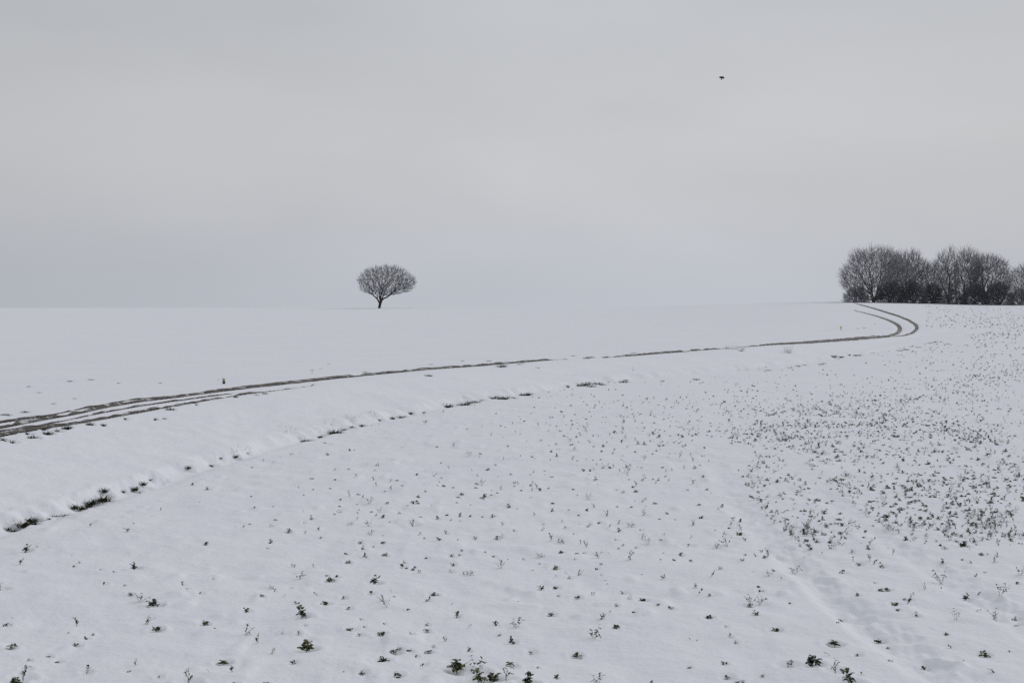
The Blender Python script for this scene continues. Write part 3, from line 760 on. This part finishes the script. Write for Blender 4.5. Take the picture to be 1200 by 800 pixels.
def shrub_on_track(name, px, py, me, sc, label, cat):
    x, y = at(px, py, True); o = link(name, me); o.location = (x, y, gz(x, y)); o.scale = (sc,) * 3
    tag(o, label, cat)
shrub_on_track('dry_grass_clump', 857, 409, tuft_mesh('dry_grass_clump', 450, 150, .30, .34, .006, M_DRYGRASS, droop=.5, up=.9), 1.0, 'pale reddish dry grass clump standing on the far track', 'grass clump')
shrub_on_track('twiggy_bush', 923, 413, tuft_mesh('twiggy_bush', 451, 70, .46, .18, .007, M_GREYTWIG, droop=.25, up=1.0), 1.0, 'small grey leafless bush on the snow below the far track', 'bush')

# ------------------------------------------------------------------ the snow itself: one sheet out to the horizon
fine_a = np.arange(-26.0, 26.001, 0.07)
ang = np.radians(np.concatenate([np.arange(-180, -30, 3.0), np.arange(-30, -26, .5), fine_a, np.arange(26.5, 30, .5), np.arange(30, 180, 3.0)]))
rad = np.concatenate([np.linspace(0.6, 7.5, 24, endpoint=False), np.geomspace(7.5, 60, 480, endpoint=False), np.geomspace(60, 330, 300, endpoint=False), np.geomspace(330, 4500, 55)])
AA, RR = np.meshgrid(ang, rad)
GX, GY = (np.sin(AA) * RR).ravel(), (np.cos(AA) * RR).ravel()
GZ = cups(GX, GY, fine_z(GX, GY))
nA, nR = len(ang), len(rad)
i, j = np.meshgrid(np.arange(nR - 1), np.arange(nA), indexing='ij')
a = i * nA + j; b = i * nA + (j + 1) % nA
quads = np.stack([a, b, b + nA, a + nA], 2).reshape(-1, 4)
GV = np.stack([GX, GY, GZ], 1)
GV = np.concatenate([GV, [[0, 0, float(GZ[:nA].mean())]]])
tri = np.stack([np.arange(nA), np.full(nA, len(GV) - 1), (np.arange(nA) + 1) % nA], 1)
ground = link('snow_field', np_mesh('snow_field', GV, quads[:, ::-1], tri[:, ::-1], mats=[M_SNOW], smooth=True))
tag(ground, 'gently rising snow covered farmland', kind='structure')
# make sure faces look up
if ground.data.polygons[len(quads) // 2].normal.z < 0: ground.data.flip_normals()

# ------------------------------------------------------------------ trees
def span(seed_pos, seed_par, targets, bf):
    pos = [np.array(p, float) for p in seed_pos]; par = list(seed_par)
    path = [0.0]
    for k in range(1, len(pos)): path.append(path[par[k]] + np.linalg.norm(pos[k] - pos[par[k]]))
    T = np.array(targets, float); alive = np.ones(len(T), bool)
    best = np.full(len(T), 1e9); who = np.zeros(len(T), int)
    for k, p in enumerate(pos):
        if k == 0 and len(pos) > 2: continue
        d = np.linalg.norm(T - p, axis=1); c = d + bf * (path[k] + d)
        m = c < best; best[m] = c[m]; who[m] = k
    for _ in range(len(T)):
        j = int(np.argmin(best))
        if best[j] > 1e8: break
        k = len(pos); p = T[j]; q = pos[who[j]]
        pos.append(p); par.append(int(who[j])); pl = path[who[j]] + np.linalg.norm(p - q); path.append(pl)
        alive[j] = False; best[j] = 1e9
        d = np.linalg.norm(T - p, axis=1); c = d + bf * (pl + d)
        m = alive & (c < best); best[m] = c[m]; who[m] = k
    return np.array(pos), np.array(par)

def prisms(P, Q, r1, r2, sides=4):
    D = Q - P; Ln = np.linalg.norm(D, axis=1)[:, None] + 1e-9; D = D / Ln
    up = np.where(np.abs(D[:, 2:3]) > .9, np.array([[1.0, 0, 0]]), np.array([[0, 0, 1.0]]))
    U = np.cross(D, up); U /= np.linalg.norm(U, axis=1)[:, None] + 1e-9; W = np.cross(U, D)
    Vv = []
    for A_, r in ((P, r1), (Q, r2)):
        for k in range(sides):
            t = 2 * math.pi * (k + .5) / sides
            Vv.append(A_ + (U * math.cos(t) + W * math.sin(t)) * r[:, None])
    V = np.stack(Vv, 1)
    n = len(P); b = (np.arange(n) * 2 * sides)[:, None]
    Fq = np.concatenate([np.stack([b[:, 0] + k, b[:, 0] + (k + 1) % sides, b[:, 0] + sides + (k + 1) % sides, b[:, 0] + sides + k], 1)[:, None] for k in range(sides)], 1).reshape(-1, 4)
    return V.reshape(-1, 3), Fq

def make_tree(name, origin, seeds, parents, targets, bf, r0, pw, rmin, m_trunk, m_twig, label, cat, twig=(0.35, 3), seed=0, trunk_r=0.06, shape_center=None, group=None, snow_extra=0):
    r = np.random.default_rng(seed)
    P, par = span(seeds, parents, targets, bf)
    n = len(P); cnt = np.zeros(n); kids = np.zeros(n, int)
    for k in range(1, n): kids[par[k]] += 1
    cnt[kids == 0] = 1
    for k in range(n - 1, 0, -1): cnt[par[k]] += cnt[k]
    rd = np.maximum(r0 * cnt ** pw, rmin)
    i = np.arange(1, n)
    A_, B_ = P[par[i]], P[i]
    rB = rd[i]; rA = np.minimum(rd[par[i]], rB * 1.5)
    thick = rB > trunk_r
    root = link(name, None); root.location = origin; root.empty_display_size = 1
    tag(root, label, cat, group)
    # thick limbs: bend them with a mid point
    def bent(A, B, ra, rb, amt, sides):
        mid = (A + B) / 2 + r.normal(0, 1, A.shape) * (np.linalg.norm(B - A, axis=1)[:, None] * amt)
        rm = (ra + rb) / 2
        V1, F1 = prisms(A, mid, ra, rm, sides); V2, F2 = prisms(mid, B, rm, rb, sides)
        return np.concatenate([V1, V2]), np.concatenate([F1, F2 + len(V1)])
    if thick.any():
        V, Fq = bent(A_[thick], B_[thick], rA[thick], rB[thick], .04, 7)
        link('trunk', np_mesh('trunk', V, Fq, mats=[m_trunk], smooth=True), root)
    V, Fq = bent(A_[~thick], B_[~thick], rA[~thick], rB[~thick], .10, 4)
    tips = np.where(kids == 0)[0]
    ln, kk = twig
    c = P.mean(0) if shape_center is None else np.array(shape_center)
    TP, TQ = [], []
    for _ in range(kk):
        d0 = P[tips] - P[par[tips]]; d0 /= np.linalg.norm(d0, axis=1)[:, None] + 1e-9
        o_ = P[tips] - c; o_ /= np.linalg.norm(o_, axis=1)[:, None] + 1e-9
        d = d0 * .45 + o_ * .7 + r.normal(0, .38, d0.shape) + np.array([0, 0, .25])
        d /= np.linalg.norm(d, axis=1)[:, None]
        back = r.uniform(0, .6, len(tips))[:, None]
        s0 = P[tips] * (1 - back) + P[par[tips]] * back
        TP.append(s0); TQ.append(s0 + d * (ln * r.uniform(.4, 1.2, len(tips)))[:, None])
    TP, TQ = np.concatenate(TP), np.concatenate(TQ)
    V2, F2 = prisms(TP, TQ, np.full(len(TP), rmin), np.full(len(TP), rmin * .55), 3)
    V, Fq = np.concatenate([V, V2]), np.concatenate([Fq, F2 + len(V)])
    link('crown', np_mesh('crown', V, Fq, mats=[m_twig]), root)
    return root

def env_points(n, seed, fn, box, bias=1.0):
    """random points inside an envelope fn(x,y,z) < 1, thinned towards its core"""
    r = np.random.default_rng(seed); outp = []
    while len(outp) < n:
        q = r.uniform(0, 1, (4000, 3)) * (np.array(box[1]) - np.array(box[0])) + np.array(box[0])
        e = fn(q[:, 0], q[:, 1], q[:, 2])
        keep = (e < 1) & (r.random(len(q)) < np.clip(e, 0.12, 1) ** bias)
        outp += list(q[keep])
    return np.array(outp[:n])

# the lone tree
PXM = 1667.0
D1 = 204.0
u = D1 / PXM                                    # metres per photo pixel there
lx, ly = along(444.5, D1); lz = gz(lx, ly) - 0.05
def lone_env(x, y, z):
    cx, cz = 7.8 * u, 30 * u
    a = np.arctan2(z - cz, x - cx)
    rr = 1 + .02 * np.sin(a * 5 + 1.7) + .03 * np.sin(a * 13)
    dn = np.where(z < cz, 15.5 * u, 19.5 * u)
    e = np.abs((x - cx) / (33.8 * u)) ** 2.05 + (y / (30 * u)) ** 2 + np.abs((z - cz) / dn) ** 2.05
    e = e / rr ** 2
    # lower edge lifts towards the left
    return e + np.where(z < (14.5 + .12 * np.abs(x / u - 4)) * u, 2, 0)
T = env_points(2700, 13, lone_env, ((-32 * u, -30 * u, 12 * u), (46 * u, 30 * u, 56 * u)), .7)
seeds = [(0, 0, 0), (.3 * u, 0, 3 * u), (1 * u, 0, 6 * u), (2 * u, .5 * u, 8.6 * u), (-2 * u, -1 * u, 11 * u), (-5.5 * u, -2 * u, 14.5 * u), (-10 * u, -2.5 * u, 18 * u),
         (3.6 * u, 1 * u, 10.5 * u), (9 * u, 1.5 * u, 13.4 * u), (14 * u, 2 * u, 17 * u), (17 * u, 2.5 * u, 20 * u), (4 * u, 2.4 * u, 14 * u), (6 * u, 3.5 * u, 20 * u), (1.6 * u, -1 * u, 13 * u), (3 * u, -3 * u, 19 * u), (-.5 * u, 3 * u, 15 * u)]
par_ = [0, 0, 1, 2, 2, 4, 5, 3, 7, 8, 9, 3, 11, 3, 13, 3]
make_tree('lone_tree', (lx, ly, lz), seeds, par_, T, .7, .0115, .41, .0108, M_BARK, M_TWIG_LONE, 'lone leafless tree with a wide frosted crown on the snowy skyline', 'tree',
          twig=(.52, 4), seed=9, trunk_r=.055, shape_center=(7 * u, 0, 14 * u))

# the grove at the crest
def grove_tree(name, base_px, dist, half_l, half_r, height, low, n, stems, label, seed, bf=.8, r0=.0125, tw=(.95, 3), mt=None, rmin=.0135, flat=2.2, tr=.06, depth=None, cat='tree', pointy=0.0, group=None, sink=.1):
    uu = dist / PXM
    x0, y0 = along(base_px, dist); z0 = gz(x0, y0) - sink
    hl, hr, h, lo = (half_l - 3) * uu, (half_r - 3) * uu, (height - 6) * uu, low * uu
    dp = (depth if depth else (half_l + half_r) * .45) * uu
    rr_ = random.Random(seed)
    ph = [rr_.uniform(0, 6.28) for _ in range(4)]
    def env(x, y, z):
        hw_ = np.where(x < 0, hl, hr)
        zc = lo + (h - lo) * .42
        vz = np.where(z > zc, (z - zc) / (h - zc), (zc - z) / (zc - lo + .01))
        a = np.arctan2(z - zc, x) 
        lob = .97 + .03 * np.sin(a * 6 + ph[0]) + .03 * np.sin(a * 10 + ph[1]) + .03 * np.sin(y * 3 + ph[2]) + pointy * np.sin(x * 5 + ph[3])
        return (np.abs(x / hw_) ** flat + np.abs(y / dp) ** 2 + np.abs(vz) ** flat) / lob ** 2 + np.where(z < -.1, 9, 0)
    T_ = env_points(n, seed, env, ((-hl * 1.15, -dp, lo), (hr * 1.15, dp, h * 1.12)), .6)
    sd, pr = [(0, 0, 0)], [0]
    for s in range(stems):
        f = (s + .5) / stems * 2 - 1
        yy = rr_.uniform(-.5, .5) * dp
        tx = (f * (hl if f < 0 else hr) * .55 + rr_.uniform(-.3, .3))
        zt = h * rr_.uniform(.42, .6) * (1 - .25 * abs(f))
        last = 0
        for q in (.12, .3, .5, .75, 1.0):
            sd.append((tx * q ** 1.15 + rr_.gauss(0, .06), yy * q, zt * q)); pr.append(last); last = len(sd) - 1
    return make_tree(name, (x0, y0, z0), sd, pr, T_, bf, r0, .40, rmin, M_BARK, mt or M_TWIG, label, cat, twig=tw, seed=seed, trunk_r=tr, shape_center=(0, 0, h * .25), group=group)

G = 200.0
grove_tree('bare_tree', 1024, G - 2, 41, 46, 71, 2, 4000, 7, 'wide leafless tree with fanning stems at the left end of the grove', 21, flat=2.1)
grove_tree('bare_tree', 1062, G + 5, 32, 30, 66, 6, 2500, 5, 'rounded leafless tree behind and right of the fanning one', 22)
grove_tree('bare_tree', 1112, G + 4, 23, 14, 68, 10, 1100, 4, 'thin airy leafless tree with a straight dark stem in the middle of the grove', 23, bf=.6, tw=(1.1, 3), pointy=.05, mt=M_TWIG_LONE)
grove_tree('bare_tree', 1131, G + 1, 16, 24, 71, 8, 1400, 4, 'tallest leafless tree of the grove with forked upright limbs', 24, bf=.6, tw=(1.1, 3), pointy=.05, mt=M_TWIG_LONE)
grove_tree('bare_tree', 1156, G - 1, 26, 30, 64, 5, 2500, 5, 'dense rounded tree with a snowy top right of the tallest one', 25)
grove_tree('bare_tree', 1212, G + 2, 34, 36, 55, 3, 2200, 6, 'frosted leafless tree cut by the right edge of the photo', 26, mt=M_TWIG_LONE)
grove_tree('bare_tree', 1092, G + 12, 30, 34, 52, 2, 1500, 5, 'pale leafless tree standing back in the gap of the grove', 27, mt=M_TWIG_LONE)
for (px, dd, hl, hr, h, n, mt_, lb, sd) in [
    (1004, G - 4, 18, 14, 20, 900, M_TWIG, 'low frosted bush at the left foot of the grove', 31),
    (1042, G - 4, 15, 17, 26, 1500, M_BRUSH, 'dark low bush under the fanning tree', 32),
    (1070, G - 4, 17, 17, 28, 1700, M_BRUSH, 'dark dense bush under the rounded tree', 33),
    (1093, G - 2, 14, 14, 26, 1300, M_BRUSH, 'dark bush below the gap in the grove', 34),
    (1118, G - 4, 15, 15, 20, 1000, M_BRUSH, 'low dark bush at the foot of the thin airy tree', 35),
    (1142, G - 4, 17, 17, 27, 1700, M_BRUSH, 'dark dense bush at the foot of the tallest tree', 36),
    (1170, G - 5, 18, 18, 29, 1800, M_BRUSH, 'broad dark bush below the snowy topped tree', 37),
    (1197, G - 3, 16, 18, 22, 1200, M_TWIG, 'frosted bush near the right edge of the photo', 38)]:
    grove_tree('leafless_bush', px, dd, hl + 2, hr + 2, h + 5, -h * .8, n, 6, lb, sd, bf=.6, r0=.011, tw=(.5, 4), mt=mt_, rmin=.018, tr=.07, depth=(hl + hr) * .35, cat='bush', sink=.15)

# ------------------------------------------------------------------ little things
import bmesh
def bm_obj(name, bm, m, parent=None, smooth=True):
    me = bpy.data.meshes.new(name); bm.to_mesh(me); bm.free(); me.materials.append(m)
    for p in me.polygons: p.use_smooth = smooth
    return link(name, me, parent)
def lathe(bm, prof, n=14, ox=0, oy=0, wob=0, seed=0):
    r = random.Random(seed); rings = []
    for (rr, z) in prof:
        rings.append([bm.verts.new((ox + rr * math.cos(2 * math.pi * k / n) * (1 + r.uniform(-wob, wob)), oy + rr * math.sin(2 * math.pi * k / n) * (1 + r.uniform(-wob, wob)), z)) for k in range(n)])
    for a, b in zip(rings, rings[1:]):
        for k in range(n): bm.faces.new((a[k], a[(k + 1) % n], b[(k + 1) % n], b[k]))
    bm.faces.new(rings[-1]); bm.faces.new(list(reversed(rings[0])))

# weathered marker post beside the track
x, y = at(262.5, 449.5)
post = link('marker_post', None); post.location = (x, y, gz(x, y)); post.rotation_euler = (R(2), R(-3), 0)
tag(post, 'short weathered marker post with a snow cap beside the muddy track', 'post')
bm = bmesh.new(); lathe(bm, [(.038, -.15), (.040, .03), (.041, .055)], 10, wob=.05); bm_obj('base', bm, plain('wet_dark_wood', (.035, .045, .05)), post)
bm = bmesh.new(); lathe(bm, [(.037, .053), (.037, .10), (.035, .135), (.030, .14)], 10, wob=.04); bm_obj('shaft', bm, plain('pale_yellow_wood', (.30, .29, .17)), post)
bm = bmesh.new(); lathe(bm, [(.034, .139), (.043, .148), (.040, .168), (.024, .182), (.006, .187)], 12, wob=.06); bm_obj('snow_cap', bm, M_SNOW, post)
# small yellow marker by the far bend
x, y = at(985.5, 386.8)
mk = link('yellow_marker', None); mk.location = (x, y, gz(x, y))
tag(mk, 'small yellow marker on a thin dark stake inside the bend of the track', 'marker')
bm = bmesh.new(); lathe(bm, [(.022, -.2), (.022, .16), (.020, .17)], 8); bm_obj('stake', bm, plain('dark_stake', (.05, .05, .055)), mk)
bm = bmesh.new(); lathe(bm, [(.04, .168), (.065, .18), (.068, .24), (.055, .255), (.02, .265)], 12); bm_obj('cap', bm, plain('yellow_plastic', (.75, .48, .06), .4), mk)

# the bird
d = ray(846.2, 91.3); tb = 118.0
bird = link('flying_bird', None); bird.location = (d[0] * tb, d[1] * tb, EYE + d[2] * tb)
tag(bird, 'small dark bird flying alone high in the grey sky', 'bird')
bird.rotation_euler = (R(52), R(14), R(-22)); bird.scale = (1.0,) * 3
M_BIRD = plain('black_feathers', (.018, .022, .022), .6)
bm = bmesh.new()
rings = []
for (yy, rx, rz, zz) in [(-.20, .004, .003, .0), (-.17, .030, .008, .0), (-.11, .026, .018, -.002), (-.05, .042, .036, -.006), (.02, .050, .046, -.008), (.08, .044, .040, -.004), (.12, .028, .028, .004), (.15, .028, .028, .010), (.175, .020, .020, .010), (.19, .008, .008, .006), (.215, .002, .002, .002)]:
    rings.append([bm.verts.new((rx * math.cos(2 * math.pi * k / 10), yy, zz + rz * math.sin(2 * math.pi * k / 10))) for k in range(10)])
for a, b in zip(rings, rings[1:]):
    for k in range(10): bm.faces.new((a[k], a[(k + 1) % 10], b[(k + 1) % 10], b[k]))
bm.faces.new(rings[0]); bm.faces.new(rings[-1])
for s in (-1, 1):            # wings grow out of the shoulders
    st = [(.03, .10, -.10, .006, .016), (.08, .11, -.12, .035, .012), (.13, .09, -.13, .055, .009), (.18, .04, -.13, .065, .006), (.23, -.04, -.12, .07, .003)]
    prev = None
    for (wx, fy, by, wz, th) in st:
        cur = [bm.verts.new((s * wx, fy, wz)), bm.verts.new((s * wx, (fy + by) / 2, wz + th)), bm.verts.new((s * wx, by, wz)), bm.verts.new((s * wx, (fy + by) / 2, wz - th))]
        if prev:
            for k in range(4): bm.faces.new((prev[k], prev[(k + 1) % 4], cur[(k + 1) % 4], cur[k]))
        else: bm.faces.new(cur)
        prev = cur
    bm.faces.new(prev)
# fan tail
t0 = [bm.verts.new((-.045, -.12, .006)), bm.verts.new((.045, -.12, .006)), bm.verts.new((.06, -.23, .002)), bm.verts.new((-.06, -.23, .002))]
t1 = [bm.verts.new((v.co.x, v.co.y, v.co.z - .006)) for v in t0]
bm.faces.new(t0); bm.faces.new(list(reversed(t1)))
for k in range(4): bm.faces.new((t0[k], t1[k], t1[(k + 1) % 4], t0[(k + 1) % 4]))
bmesh.ops.recalc_face_normals(bm, faces=bm.faces)
bm_obj('body', bm, M_BIRD, bird)
